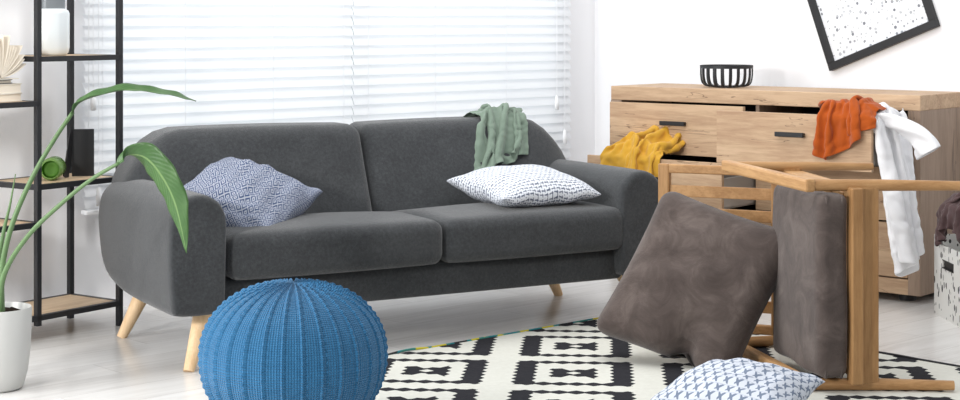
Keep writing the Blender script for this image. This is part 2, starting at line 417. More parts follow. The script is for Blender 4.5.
def trim(X, lim):
    """shorten each column of the cloth to a share of its length, keeping a smooth hem"""
    n, m = X.shape[:2]; Y = np.zeros_like(X); j = np.arange(m)
    for i in range(n):
        for c in range(3): Y[i, :, c] = np.interp(j*lim[i], j, X[i, :, c])
    return Y
def sheet(name, X, mat, parent=None, th=.004, mask=None):
    bm = bmesh.new(); n, m = X.shape[:2]
    g = [[bm.verts.new(X[i, j]) for j in range(m)] for i in range(n)]
    for i in range(n-1):
        for j in range(m-1):
            if mask is None or mask[i, j]: bm.faces.new((g[i][j], g[i+1][j], g[i+1][j+1], g[i][j+1]))
    if mask is not None: bmesh.ops.delete(bm, geom=[v for v in bm.verts if not v.link_faces], context='VERTS')
    o = obj(name, bm, mat, parent, True)
    md = o.modifiers.new('solid', 'SOLIDIFY'); md.thickness = th; md.offset = 0
    md = o.modifiers.new('sub', 'SUBSURF'); md.levels = md.render_levels = 1
    return o
def crumple(o, ax, ay, w, h, n, m, cw, ch, fold=5, amp=None, seed=0, rnd=.006):
    """start sheet: w x h cloth squeezed to cw x ch of its size by pleats standing in z"""
    rg = np.random.default_rng(seed); u = np.linspace(-.5, .5, n); v = np.linspace(-.5, .5, m); U, Vv = np.meshgrid(u, v, indexing='ij')
    o, ax, ay = np.array(o[:]), np.array(Vector(ax).normalized()[:]), np.array(Vector(ay).normalized()[:])
    P = o+ax*(U*w*cw)[..., None]+ay*(Vv*h*ch)[..., None]
    a = w*math.sqrt(max(0, 1-cw*cw))/fold*.45; b = h*math.sqrt(max(0, 1-ch*ch))/fold*.45
    z = a*np.sin(2*PI*fold*U+2.5*Vv+seed)+b*np.sin(2*PI*fold*Vv+3.1*U+1+seed*2)
    P[..., 2] += z; return P+rg.normal(0, rnd, P.shape)

# ------------------------------------------------------------------ the room
YAW = rad(43.5); CX, CY = .62, 8.92
E = Vector((math.cos(YAW), math.sin(YAW), 0)); NIN = Vector((math.sin(YAW), -math.cos(YAW), 0))   # along window wall, into the room
room = Matrix.Translation((CX, CY, 0)) @ Matrix.Rotation(YAW, 4, 'Z')     # x along window wall (negative = left), y outward
def rset(o): o.matrix_world = room; return o
bm = bmesh.new(); box(bm, -5.6, .12, -7.6, .12, -.05, 0); struct(rset(obj('floor', bm, M['floor'])))
wl, wr, wb, wt = -3.09, -.30, .56, 2.35      # window opening
bm = bmesh.new()
box(bm, -5.6, wl, 0, .12, 0, 2.7); box(bm, wr, .12, 0, .12, 0, 2.7); box(bm, wl, wr, 0, .12, 0, wb); box(bm, wl, wr, 0, .12, wt, 2.7)
struct(rset(obj('wall_back', bm, M['wall'])))
bm = bmesh.new(); box(bm, 0, .12, -7.6, 0, 0, 2.7); struct(rset(obj('wall_right', bm, M['wall'])))
bm = bmesh.new(); fx = [wl, (wl+wr)/2-.03, wr-.06]
for x in (wl, (wl+wr)/2-.03, wr-.06): box(bm, x, x+.06, .03, .09, wb, wt)
for z in (wb, wt-.06): box(bm, wl, wr, .032, .088, z, z+.06)
win = struct(rset(obj('window_1', bm, plain('window_white', lin(240, 240, 240), .5))))
bm = bmesh.new(); box(bm, wl+.05, wr-.05, .055, .062, wb+.05, wt-.05); g = obj('window_pane', bm, M['pane'], win)

# blinds: two side by side, slats nearly closed
def blind(x0, x1, label, tassels):
    t = thing('window_blind', label, 'window blind', group=None); t.matrix_world = room @ Matrix.Translation(((x0+x1)/2, -.05, .405)); L = (x1-x0)/2
    bm = bmesh.new(); zt = 2.42-.405; k = 0; z = .05
    while z < zt-.06:
        a = rad(61); n = 5; hw = .0275; rows = []
        sag = .004*math.sin(k*1.7)
        for i in range(n+1):
            s = (i/n-.5)*2*hw; cv = .004*(1-(2*i/n-1)**2)
            rows.append([bm.verts.new((x, s*math.cos(a)-cv*math.sin(a), z+s*math.sin(a)+cv*math.cos(a)+(sag if x < 0 else -sag)*.3)) for x in (-L, -L/3, L/3, L)])
        for r0, r1 in zip(rows, rows[1:]):
            for q in range(3): bm.faces.new((r0[q], r0[q+1], r1[q+1], r1[q]))
        z += .0465; k += 1
    o = obj('slats', bm, M['slat'], t, 'open')
    pw = plain('blind_white', lin(240, 241, 243), .5)
    bm = bmesh.new(); box(bm, -L, L, -.025, .025, 0, .018); obj('bottom_rail', bm, pw, t, bevel=.004)
    bm = bmesh.new(); box(bm, -L, L, -.03, .03, zt-.04, zt); obj('head_rail', bm, pw, t)
    for f in (-.9, -.33, .33, .9):
        bm = bmesh.new(); box(bm, f*L-.0012, f*L+.0012, -.030, -.029, .01, zt-.02); obj('ladder_tape', bm, M['slat'], t)
    for x, zb in tassels:
        bm = bmesh.new(); tube(bm, [(x, -.038, zb-.405), (x, -.038, zt-.03)], .0015, 6); c = obj('cord', bm, pw, t)
        bm = bmesh.new(); lathe(bm, [(0, 0), (.011, .002), (.012, .04), (.007, .075), (0, .078)], 12, (x, -.038, zb-.405-.07)); obj('tassel', bm, pw, c, True)
    return t
blind(-3.13, -1.727, 'white slatted blind on the left, behind the shelf unit and left sofa half', [(-.68, .90), (-.655, .51), (-.70, .745)])
blind(-1.723, -.25, 'white slatted blind on the right, ending beside the room corner', [(.60, .80), (.66, .62)])

# ------------------------------------------------------------------ sofa
SO = Vector((-.989, 5.625, 0)); SY = rad(29.4)
sofa = thing('sofa', 'dark grey upholstered two-seat sofa on splayed pale wood legs', 'sofa', (SO.x+.955*math.cos(SY), SO.y+.955*math.sin(SY), 0), SY)
bpy.context.view_layer.update(); SM = sofa.matrix_world.copy()
bm = bmesh.new(); soft_box(bm, .86, .42, .065, .03, lambda p: p+Vector((0, .455, .235))); obj('base', bm, M['sofa'], sofa, True)
for s in (-1, 1):
    bm = bmesh.new(); prof = []                      # arched front outline, bulging outwards
    for z, xo in ((.0, .082), (.012, .096), (.06, .101), (.15, .107), (.24, .110), (.30, .107)): prof.append((xo, z))
    for k in range(1, 12):
        a = PI*k/12; prof.append((.1035*math.cos(a)+.0015, .312+.108*math.sin(a)**.92))
    for z, xi in ((.30, -.1005), (.25, -.098), (.12, -.096), (.012, -.094), (.0, -.082)): prof.append((xi, z))
    cx, cz = 0, .2; rows = []
    for y, k, dz in ((-.030, .0, 0), (-.030, .80, 0), (-.029, .90, 0), (-.024, .955, 0), (-.012, .99, 0), (.005, 1, 0), (.20, 1, 0), (.45, 1, 0), (.60, .995, .01), (.72, .985, .03), (.80, .95, .06), (.85, .88, .10), (.875, .75, .14), (.885, .5, .19), (.885, .0, .2)):
        rows.append([bm.verts.new((s*((.903 if s > 0 else .928)+x*(k if k < .9 else (k if k < 1 else 1))), y, .187+(cz+(z-cz)*k if k else cz)+dz*max(0, 1-z/.3))) for x, z in prof])
    for r0, r1 in zip(rows, rows[1:]):
        for q in range(len(prof)):
            bm.faces.new((r0[q], r0[(q+1) % len(prof)], r1[(q+1) % len(prof)], r1[q]))
    bmesh.ops.remove_doubles(bm, verts=bm.verts[:], dist=1e-5)
    obj('arm', bm, M['sofa'], sofa, True, sub=1)
    def fc(p, s=s):
        e = (1-(p.x/.42)**2)*(1-(p.y/.3)**2); q = p.copy()
        if p.z > 0: q.z += .018*e-.03*max(0, p.y/.3)
        if p.y < 0: q.y -= .014*(1-(p.x/.42)**2)
        return q+Vector((.432 if s > 0 else -.394, .275, .378))
    bm = bmesh.new(); soft_box(bm, .405 if s > 0 else .418, .30, .084, .045, fc, 15); obj('seat_cushion', bm, M['sofa'], sofa, True)
    def fb(p, s=s):
        q = p.copy(); t = (p.z+.24)/.48; x = abs(p.x*s+.4925) if False else (p.x*s+.4925)
        drop = .19*max(0, (x-.74)/.245)**2.2
        q.z -= drop*max(0, t)**1.3
        e = (1-(p.x/.4925)**2)
        q.y += .40*(p.z+.02)-(.022*e if p.y < 0 else 0)
        q.z += .012*max(0, t-.6)*2.5*math.cos(p.x/.4925*1.2)
        return q+Vector((s*.4945, .650, .535))
    bm = bmesh.new(); soft_box(bm, .4925, .105, .24, .05, fb, 21); bk = obj('back_cushion', bm, M['sofa'], sofa, True)
    bm = bmesh.new(); lathe(bm, [(0, .008), (.010, .006), (.015, .001), (.014, -.006), (0, -.008)], 16)
    b = obj('button', bm, M['sofa'], bk, True); b.location = (s*.31, .570, .60); b.rotation_euler = (rad(90-20), 0, 0)
    for y in (0, 1):
        bm = bmesh.new(); top = Vector((s*.875, .08+.62*y, .20)); ft = Vector((s*(.958+.017*y), .005+.705*y, 0))
        tube(bm, [top, ft], [.034, .019], 16); obj('leg', bm, M['beech'], sofa, True, sharp=50)
for y0 in (0,):
    bm = bmesh.new(); soft_box(bm, .93, .06, .20, .05, lambda p: p+Vector((0, .86+.25*p.z, .42))); obj('rear_panel', bm, M['sofa'], sofa, True)

# pillows on the sofa
def put(o, m): o.matrix_world = m; return o
def orient(loc, normal, spin):
    Z = Vector(normal).normalized(); a = Vector((1, 0, 0)); X = (a-Z*a.dot(Z)).normalized(); Y = Z.cross(X)
    return basis(loc, X*math.cos(spin)+Y*math.sin(spin), Y*math.cos(spin)-X*math.sin(spin), Z)
p = pillow('throw_pillow', .44, .20, M['bluepil'], None, 3, .012, pw=.42); tag(p, 'denim blue woven throw pillow slumped on the left sofa seat', 'pillow')
put(p, orient(SM @ Vector((-.64, .325, .535)), (.14, -.40, .88), rad(-22)))
p = pillow('throw_pillow', .45, .155, M['dashes'], None, 7, .007, pw=.42); tag(p, 'white pillow with dark dash print lying on the right sofa seat', 'pillow')
put(p, orient(SM @ Vector((.52, .255, .535)), (.03, -.08, 1), rad(30)))

# sage garment over the sofa back
AB = math.atan(.40)
bcol = SM @ Matrix.Translation((.4945, .650, .545)) @ Matrix.Rotation(-AB, 4, 'X')
cols = [sdbox(bcol, (0, 0, 0), (.49, .100, .262), .07), sdbox(SM, (.4, .275, .38), (.4, .3, .09), .05), sdbox(SM, (0, .93, .45), (.95, .06, .2), .05)]
def gather(M0, pts, up, front, w, h, n, m, frac, folds, seed, rise=0.0, flat=.25, rear=None, pin_end=False):
    """cloth gathered into folds along a line of local points; rows before 'frac' fall to -front, the rest to +front"""
    rg = np.random.default_rng(seed); line = spline(pts, n-1); U = np.linspace(0, 1, n)
    L = sum((a-b).length for a, b in zip(line, line[1:])); amp = .5*math.sqrt(max(0, w*w-L*L))/folds/2
    ph = 2*PI*folds*(U+.06*np.sin(5*U+seed)); k = int(round(frac*(m-1))); S = np.zeros((n, m, 3))
    up, front = np.array(up, float), np.array(front, float); front = front/np.linalg.norm(front)
    for j in range(m):
        v = (j-k)*h/(m-1); out = abs(v); sg = np.sign(v)
        for i in range(n):
            b = np.array(line[i][:]); f = amp*math.sin(ph[i])*(.25+.75*min(1, out/.10)); r = .4*amp*math.cos(ph[i]*.5+seed)
            S[i, j] = b+up*(f+rise+.006)*1.0+(front*(sg*out*.97) if sg > 0 or rear is None else np.array(rear)*out)+up*out*flat+np.array([1, 0, 0])*r
    R = np.array(M0.to_3x3()); T = np.array(M0.translation[:])
    S = S@R.T+T+rg.normal(0, .0025, S.shape)
    pin = np.zeros((n, m), bool); pin[::2, k] = True; pin[1::2, k] = True
    if pin_end: pin[:, -1] = True
    return S, pin
P0, pin = gather(SM, [(.55, .645, .795), (.62, .69, .822), (.70, .715, .822), (.78, .69, .785)], (0, -.6, .8), (-.42, -.34, -.84), .62, .54, 54, 46, .33, 3.5, 5, .012, .0, (.1, .8, -.3), True)
X_ = drape(P0, .54/45, cols, 100, pin=pin, mu=.97)
U_ = np.linspace(0, 1, 54); X_ = trim(X_, np.clip(.96-.42*np.clip(U_-.35, 0, 1)-.10*(U_ < .08), 0, 1))
o = sheet('sage_garment', wrinkle(X_, 1, 0.007, 0.06), M['green']); tag(o, 'crumpled sage green garment thrown over the sofa back', 'clothing')

# ------------------------------------------------------------------ pouf
def make_pouf():
    bm = bmesh.new(); uvl = bm.loops.layers.uv.new('UVMap'); NR, K = 30, 15; NA = NR*K; NB = 130; R, H = .272, .215; rows = []
    for j in range(NB+1):
        th = PI*(.002+.996*j/NB); st, ct = math.sin(th), math.cos(th)
        rr = R*abs(st)**.86; zz = H*(abs(ct)**.92)*(1 if ct > 0 else -1)
        row = []
        for i in range(NA):
            ph = 2*PI*i/NA; f = (i/K) % 1; d = (f-.5)*2*PI/NR*max(rr, .02)
            w = min(.0036, .35*PI/NR*max(rr, .02)); fade = min(1, rr/.06)
            knot = .65+.35*math.sin(j*1.55+(3.1 if int(i/K) % 2 else 0))
            g = math.exp(-(d/w)**2)*.0078*knot*fade
            grv = -(math.exp(-((abs(d)-2.1*w)/w)**2))*.0022*fade
            q = rr+(g+grv)*st+.0012*math.cos(2*PI*f)*-1*fade
            row.append(bm.verts.new((q*math.cos(ph), q*math.sin(ph), H+zz+(g+grv)*ct)))
        rows.append(row)
    for j in range(NB):
        for i in range(NA):
            i2 = (i+1) % NA; fc = bm.faces.new((rows[j][i], rows[j+1][i], rows[j+1][i2], rows[j][i2]))
            for lp, (a, b) in zip(fc.loops, ((i, j), (i, j+1), (i+1, j+1), (i+1, j))): lp[uvl].uv = (a/NA, b/NB)
    bm.faces.new(rows[0]); bm.faces.new(rows[-1][::-1])
    for v in bm.verts: v.co.z = max(v.co.z, .004)
    return obj('knitted_pouf', bm, M['knit'], None, True)
o = make_pouf(); o.location = (-.548, 4.85, -.002); tag(o, 'round blue knitted pouf with raised ribs in front of the sofa', 'pouf')

# ------------------------------------------------------------------ rug
RA = rad(-4.3); RO = Vector((.126, 5.79, 0)); RM = Matrix.Translation(RO) @ Matrix.Rotation(RA, 4, 'Z'); RI = RM.inverted()
rc = Vector((.652, 6.755, 0)); d1 = Vector((-.744, -.668, 0)); d2 = Vector((.678, -.735, 0)); L1, L2 = 1.80, 2.5
corners = [rc, rc+d1*L1, rc+d1*L1+d2*L2, rc+d2*L2]
bm = bmesh.new(); lo = [bm.verts.new(RI @ c) for c in corners]; hi = [bm.verts.new(RI @ c+Vector((0, 0, .007))) for c in corners]
bm.faces.new(hi); bm.faces.new(lo[::-1])
for k in range(4): bm.faces.new((lo[k], lo[(k+1) % 4], hi[(k+1) % 4], hi[k]))
rug = obj('area_rug', bm, M['rug']); rug.matrix_world = RM; tag(rug, 'black and white geometric woven rug with teal and yellow edge', 'rug')
def strip(name, a, b, mat, w=.012):
    bm = bmesh.new(); n = 60; pts = []
    for i in range(n+1):
        p = a.lerp(b, i/n); pts.append(RI @ (p+Vector((0, 0, .0075+.006*max(0, math.sin(i*.5))*math.exp(-((i-40)/9)**2)))))
    tube(bm, pts, w*.5, 8); return obj(name, bm, mat, rug, True)
strip('edge_binding', corners[0], corners[1], M['binding'], .009)
bd = plain('charcoal_binding', lin(48, 48, 52), .9); strip('edge_binding', corners[0], corners[3], bd, .011)

# ------------------------------------------------------------------ armchair lying on its side
cu = Vector((-.989, -.15, 0)).normalized(); cb = Vector((-cu.y, cu.x, 0)); cb = -cb if cb.y < 0 else cb
CM = basis((1.520, 5.30, .3475), (0, 0, 1), cb, cu)      # local x = world up, y = to the chair's back, z = chair's own up
chair = thing('armchair', 'honey wood slatted armchair tipped on its side on the rug', 'armchair', matrix=CM)
HW = .3205
for s in (-1, 1):
    x = s*HW
    bm = bmesh.new(); tube(bm, [(x, -.005 if s < 0 else -.012, 0 if s < 0 else -.03), (x, .05, .23), (x, .085, .45)], [.0155, .019, .0195], 14); obj('front_leg', bm, M['chairwood'], chair, True, sharp=50)
    bm = bmesh.new(); tube(bm, [(x-.010*s, .80, -.050), (x-.005*s, .79, .20), (x, .775, .49)], [.014, .018, .019], 14); obj('rear_leg', bm, M['chairwood'], chair, True, sharp=50)
    bm = bmesh.new(); bar(bm, (x, .06, .455), (x, .82, .505), .042, .036, (0, 0, 1)); obj('armrest', bm, M['chairwood_y'], chair, bevel=.008)
    bm = bmesh.new(); bar(bm, (x*.9, .07, .28), (x*.9, .80, .26), .026, .07); obj('side_rail', bm, M['chairwood_y'], chair, bevel=.004)
bm = bmesh.new(); box(bm, -HW+.005, HW-.005, .035, .062, .235, .335); obj('front_rail', bm, M['chairwood_x'], chair, bevel=.005)
bm = bmesh.new(); box(bm, -HW+.006, HW-.006, .012, .034, .295, .335); obj('front_batten', bm, M['chairwood_x'], chair, bevel=.005)
bm = bmesh.new(); box(bm, -HW+.005, HW-.005, .77, .80, .235, .30); obj('rear_rail', bm, M['chairwood_x'], chair, bevel=.005)
for k in range(6):
    y = .14+k*.115; bm = bmesh.new(); box(bm, -HW+.03, HW-.03, y, y+.05, .302, .316); obj('seat_slat', bm, M['chairwood_x'], chair, bevel=.003)
B0, B1 = Vector((0, .83, .30)), Vector((0, 1.05, .655)); bd_ = (B1-B0).normalized(); bn = Vector((0, bd_.z, -bd_.y))
for s in (-1, 1):
    bm = bmesh.new(); bar(bm, B0+Vector((s*.292, 0, 0)), B1+Vector((s*.292, 0, 0)), .034, .030, bn); obj('back_stile', bm, M['chairwood'], chair, bevel=.005)
bm = bmesh.new(); bar(bm, B1+Vector((-.310, 0, 0))+bd_*.017, B1+Vector((.310, 0, 0))+bd_*.017, .045, .034, bn); obj('top_rail', bm, M['chairwood_x'], chair, bevel=.006)
for k in range(6):
    x = -.292+(k+1)*.0834; bm = bmesh.new(); bar(bm, B0+Vector((x, 0, 0)), B1+Vector((x, 0, 0)), .044, .014, bn); obj('back_slat', bm, M['chairwood'], chair, bevel=.003)
bm = bmesh.new(); bar(bm, B0+Vector((-.31, 0, 0)), B0+Vector((.31, 0, 0)), .05, .030, bn); obj('lower_back_rail', bm, M['chairwood_x'], chair, bevel=.005)

def fcu(p):
    e = (1-(p.x/.31)**2)*(1-(p.y/.25)**2); q = p.copy(); q.z += .012*e*(1 if p.z > 0 else -.2)
    q.x += .004*math.sin(p.y*23); q.y += .006*math.sin(p.x*13); return q
bm = bmesh.new(); soft_box(bm, .296, .240, .050, .032, fcu, 19)
o = obj('seat_cushion', bm, M['suede'], None, True); o.matrix_world = CM @ Matrix.Translation((-.004, .265, .388))
tag(o, 'taupe suede seat cushion standing on edge in the tipped armchair', 'cushion')
bm = bmesh.new()
for z in (-.026, .026):
    pts = [Vector((x, y, z)) for x, y in ((-.290, -.234), (.290, -.234), (.290, .234), (-.290, .234), (-.290, -.234))]
    for a, b in zip(pts, pts[1:]): tube(bm, [a.lerp(b, i/12)*1.0+Vector(((.004*math.sin((a.lerp(b, i/12)).y*23)), .006*math.sin((a.lerp(b, i/12)).x*13), 0)) for i in range(13)], .005, 6)
obj('piping', bm, M['suede'], o, True)

# back cushion, fallen against the slats
def fbc(p):
    a, b = p.x/.265, p.y/.29; e = max(0, 1-a*a)*max(0, 1-b*b); q = p.copy()
    q.z += (.05*e)*(1 if p.z > 0 else -1)
    q.x *= 1-.06*(1-b*b)*abs(a); q.y *= 1-.05*(1-a*a)*abs(b)
    q.z += .008*math.sin(8*a+5*b)*e+.006*math.sin(13*b-4*a+1)*e
    q.x += .11*q.y
    d = ((a-.30)**2/.03+(b+1)**2/.35); q.z -= .055*math.exp(-d)*(1 if p.z > 0 else -1); q.y += .03*math.exp(-((a-.30)/.12)**2)*(b < -.7)
    return q
bm = bmesh.new(); soft_box(bm, .262, .286, .068, .058, fbc, 27)
o = obj('back_cushion', bm, M['suede'], None, True); tag(o, 'square taupe suede cushion leaning on the tipped armchair slats', 'cushion')
nz = Vector((-.33, -.90, .34)).normalized(); xx = Vector((0, 0, 1)).cross(nz).normalized(); yy = nz.cross(xx); a = rad(-17)
BC = Vector(at(697, 284, 5.76)); o.matrix_world = basis(BC, xx*math.cos(a)+yy*math.sin(a), yy*math.cos(a)-xx*math.sin(a), nz)

# pillow on the rug
p = pillow('throw_pillow', .425, .17, M['birds'], None, 11, .006); tag(p, 'white pillow with small blue print lying on the rug', 'pillow')
put(p, orient((.772, 4.97, .076), (-.05, -.05, 1), rad(-28)))

# ------------------------------------------------------------------ dresser
DL = Vector((.632, 7.969, 0)); DY = math.atan2(-.64, .768); DM = Matrix.Translation(DL) @ Matrix.Rotation(DY, 4, 'Z')
dres = thing('dresser', 'light oak six-drawer dresser with ransacked open drawers', 'dresser', DL, DY)
W, DP, XM, OL, OR = 1.592, .45, .796, .062, 1.536
bm = bmesh.new(); box(bm, 0, W, 0, DP, .816, .882); obj('top_panel', bm, M['oak'], dres, bevel=.003)
bm = bmesh.new(); box(bm, 0, OL, .0, DP, .035, .816); obj('side_panel', bm, M['oak_shaded'], dres)
bm = bmesh.new(); box(bm, OR, W, .0, DP, .035, .816); obj('side_panel', bm, M['oak_shaded'], dres)
bm = bmesh.new(); box(bm, OL, OR, 0, DP-.02, .035, .100); obj('plinth', bm, M['oak'], dres)
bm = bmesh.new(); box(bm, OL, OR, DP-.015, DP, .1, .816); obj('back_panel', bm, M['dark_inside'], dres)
bm = bmesh.new(); box(bm, XM-.009, XM+.009, .022, DP-.015, .1, .816)
obj('divider', bm, M['oak_shaded'], dres)
for x in (.10, W-.10):
    for y in (.09, DP-.07):
        bm = bmesh.new(); lathe(bm, [(0, 0), (.036, 0), (.036, .026), (.028, .036), (0, .036)], 24, (x, y, 0)); obj('foot', bm, M['black'], dres, True, sharp=40)
for col in (0, 1):
    x0, x1 = (OL+.002, XM-.003) if col == 0 else (XM+.003, OR-.002)
    for row in range(3):
        z0, z1 = ((.578, .811 if col == 0 else .805), (.344, .570), (.106, .336))[row]
        e = {(0, 0): .10, (1, 0): .334, (0, 1): .281}.get((col, row), 0)
        bm = bmesh.new(); box(bm, x0, x1, -e, -e+.02, z0, z1); d = obj('drawer', bm, M['oak'], dres, bevel=.0015)
        bm = bmesh.new(); yb = -e+.02; ye = yb+.38 if e else yb+.38; zz = z0+.155; xa, xb = x0+.012, x1-.012
        ye = min(ye, DP-.02); box(bm, xa, xa+.014, yb, ye, z0+.02, zz); box(bm, xb-.014, xb, yb, ye, z0+.02, zz)
        box(bm, xa, xb, ye-.014, ye, z0+.02, zz); box(bm, xa, xb, yb, ye, z0+.02, z0+.028)
        obj('drawer_box', bm, M['grey_board'], d)
        hx = (x0+x1)/2; hz = z1-.088
        bm = bmesh.new(); box(bm, hx-.067, hx+.067, -e-.026, -e-.016, hz-.010, hz+.010)
        for q in (-.058, .058): box(bm, hx+q-.006, hx+q+.006, -e-.02, -e, hz-.008, hz+.008)
        obj('handle', bm, M['black'], d, bevel=.002)

# garments in the drawers
fr = lambda c, h, r=.006: sdbox(DM, c, h, r)
# mustard on the left middle drawer
cols = [fr(((OL+XM)/2, -.281+.01, .457), (.366, .012, .113)), fr((.30, -.13, .50), (.16, .10, .10), .07), fr(((OL+XM)/2, -.1, .40), (.36, .18, .05)), fr((.4, .2, .4), (.4, .2, .8), .01), fr((.43, -.09, .69), (.36, .012, .116))]
P0, pin = gather(DM, [(.19, -.245, .600), (.26, -.23, .645), (.33, -.225, .655), (.40, -.24, .635), (.46, -.24, .595)], (0, 0, 1), (-.2, -1, 0), .60, .44, 52, 38, .42, 4.0, 2, .0)
X_ = drape(P0, .60/51, cols, 100, pin=pin, mu=.8)
o = sheet('mustard_garment', wrinkle(X_, 2, 0.009, 0.05), M['yellow']); tag(o, 'mustard yellow garment spilling from the open left dresser drawer', 'clothing')
# rust on the right upper drawer
cols = [fr(((OR+XM)/2, -.334+.01, .692), (.366, .012, .114)), fr((1.40, -.24, .735), (.15, .09, .115), .07), fr(((OR+XM)/2, -.15, .62), (.36, .18, .05)), fr((.8, .2, .45), (.8, .2, .45), .01)]
P0, pin = gather(DM, [(1.33, -.315, .835), (1.38, -.31, .862), (1.45, -.30, .858), (1.53, -.29, .825)], (0, 0, 1), (.25, -1, 0), .52, .42, 50, 40, .42, 2.5, 9, .0)
X_ = drape(P0, .52/49, cols, 110, pin=pin, mu=.8)
U_ = np.linspace(0, 1, 50); X_ = trim(X_, np.clip(.97-.40*np.abs(U_-.14), 0, 1))
o = sheet('rust_garment', wrinkle(X_, 3, 0.006, 0.07), M['orange']); tag(o, 'rust orange garment draped over the open right dresser drawer', 'clothing')
# white shirt over the side of the same drawer
cols = [fr((1.517, -.15, .69), (.012, .19, .105)), fr((1.40, -.13, .70), (.13, .10, .115), .06), fr(((OR+XM)/2, -.334+.01, .692), (.366, .012, .114)), fr((.8, .225, .45), (.81, .225, .46), .01)]
P0, pin = gather(DM, [(1.515, -.31, .812), (1.518, -.23, .826), (1.518, -.14, .826), (1.515, -.05, .812)], (0, 0, 1), (1, -.05, 0), .70, .80, 58, 66, .24, 3, 3, .0)
X_ = drape(P0, .70/57, cols, 150, pin=pin, mu=.6)
U_ = np.linspace(0, 1, 58); X_ = trim(X_, np.clip(.99-.22*np.abs(U_-.35), 0, 1))
shirt = sheet('white_shirt', wrinkle(X_, 4, 0.006, 0.08), M['white']); tag(shirt, 'white shirt hanging from the open drawer down the dresser front', 'clothing')
def sleeve(pts, rad_, seed, name):
    bm = bmesh.new(); pts = spline(pts, 22); rg = np.random.default_rng(seed); n = 22; rings = []
    for i, p in enumerate(pts):
        t = i/22; d = (pts[min(i+1, 22)]-pts[max(i-1, 0)]).normalized(); s = d.cross(Vector((.3, .4, .8))).normalized(); q = d.cross(s)
        w = rad_[0]*(1-t)+rad_[1]*t
        rings.append([bm.verts.new(p+s*math.cos(2*PI*k/n)*w*(1+.10*math.sin(3*k/n*2*PI+5*t)+.05*math.sin(9*t+k))+q*math.sin(2*PI*k/n)*w*.45*(1+.25*math.sin(4*k/n*2*PI+9*t))) for k in range(n)])
    for a, b in zip(rings, rings[1:]):
        for k in range(n): bm.faces.new((a[k], a[(k+1) % n], b[(k+1) % n], b[k]))
    o = obj(name, bm, M['white'], None, True); md = o.modifiers.new('s', 'SOLIDIFY'); md.thickness = .004
    md = o.modifiers.new('sub', 'SUBSURF'); md.levels = md.render_levels = 1; return o
sl = sleeve([at(868, 118, 6.84), at(888, 121, 6.80), at(905, 128, 6.75), at(920, 138, 6.70), at(929, 153, 6.68)], (.045, .085), 2, 'sleeve')
sl.parent = shirt

# bowl on the dresser
BP = DM @ Vector((.525, .20, .8825))
bowl = thing('wire_basket_bowl', 'black open slat bowl standing on the dresser top', 'bowl', BP)
bm = bmesh.new(); R, n = .125, 56; pr = [(.125, .090), (.125, .105), (.119, .105), (.119, .090)]; lathe(bm, pr, n, close=True); obj('rim', bm, M['blackmetal'], bowl, True, sharp=40)
for k in range(20):
    a = 2*PI*k/20; c, s = math.cos(a), math.sin(a); bm = bmesh.new()
    pts = spline([(.122*c, .122*s, .093), (.121*c, .121*s, .05), (.112*c, .112*s, .018), (.088*c, .088*s, .006), (.03*c, .03*s, .005)], 12)
    T = Vector((-s, c, 0)); vs = []
    for i, p in enumerate(pts):
        N = Vector((c, s, 0))*.0025 if i < 7 else Vector((0, 0, .0025)); w = .007 if i < 9 else .004
        vs.append([bm.verts.new(p+T*i_*w+N*j_) for i_, j_ in ((-1, -1), (1, -1), (1, 1), (-1, 1))])
    for a_, b_ in zip(vs, vs[1:]):
        for q in range(4): bm.faces.new((a_[q], a_[(q+1) % 4], b_[(q+1) % 4], b_[q]))
    bm.faces.new(vs[0]); bm.faces.new(vs[-1]); obj('slat', bm, M['blackmetal'], bowl)
bm = bmesh.new(); lathe(bm, [(0, 0), (.05, 0), (.05, .008), (0, .008)], 32); obj('base', bm, M['blackmetal'], bowl)

# picture hanging crooked on the right wall
WX = Vector((math.sin(YAW), -math.cos(YAW), 0))       # along the right wall towards the viewer
wall0 = Vector((CX, CY, 0)); inn = -E
def on_wall(u, y):
    r = (u-480)/FPX; k = (wall0.x-r*wall0.y)/(r*WX.y-WX.x); p = wall0+WX*k; return Vector((p.x, p.y, CAMZ-(y-HY)/FPX*p.y))
pl, prt = on_wall(833, 71), on_wall(941, 26)
X = (prt-pl); PW = X.length; X.normalize(); Yv = inn.cross(X).normalized(); Yv = Yv if Yv.z > 0 else -Yv
pic = thing('picture_frame', 'crooked black-framed dotted print hanging on the right wall', 'picture', matrix=basis(pl+inn*.003, X, Yv, X.cross(Yv)))
sgn = 1 if X.cross(Yv).dot(inn) > 0 else -1; PH = .80; fw = .035
bm = bmesh.new()
def zbox(a, b, c, d, z0, z1): box(bm, a, b, c, d, min(sgn*z0, sgn*z1), max(sgn*z0, sgn*z1))
zbox(0, PW, 0, fw, 0, .028); zbox(0, PW, PH-fw, PH, 0, .028); zbox(0, fw, fw, PH-fw, 0, .028); zbox(PW-fw, PW, fw, PH-fw, 0, .028)
obj('frame', bm, M['black'], pic, bevel=.002)
bm = bmesh.new(); zbox(fw, PW-fw, fw, PH-fw, .004, .010); obj('print', bm, M['poster'], pic)

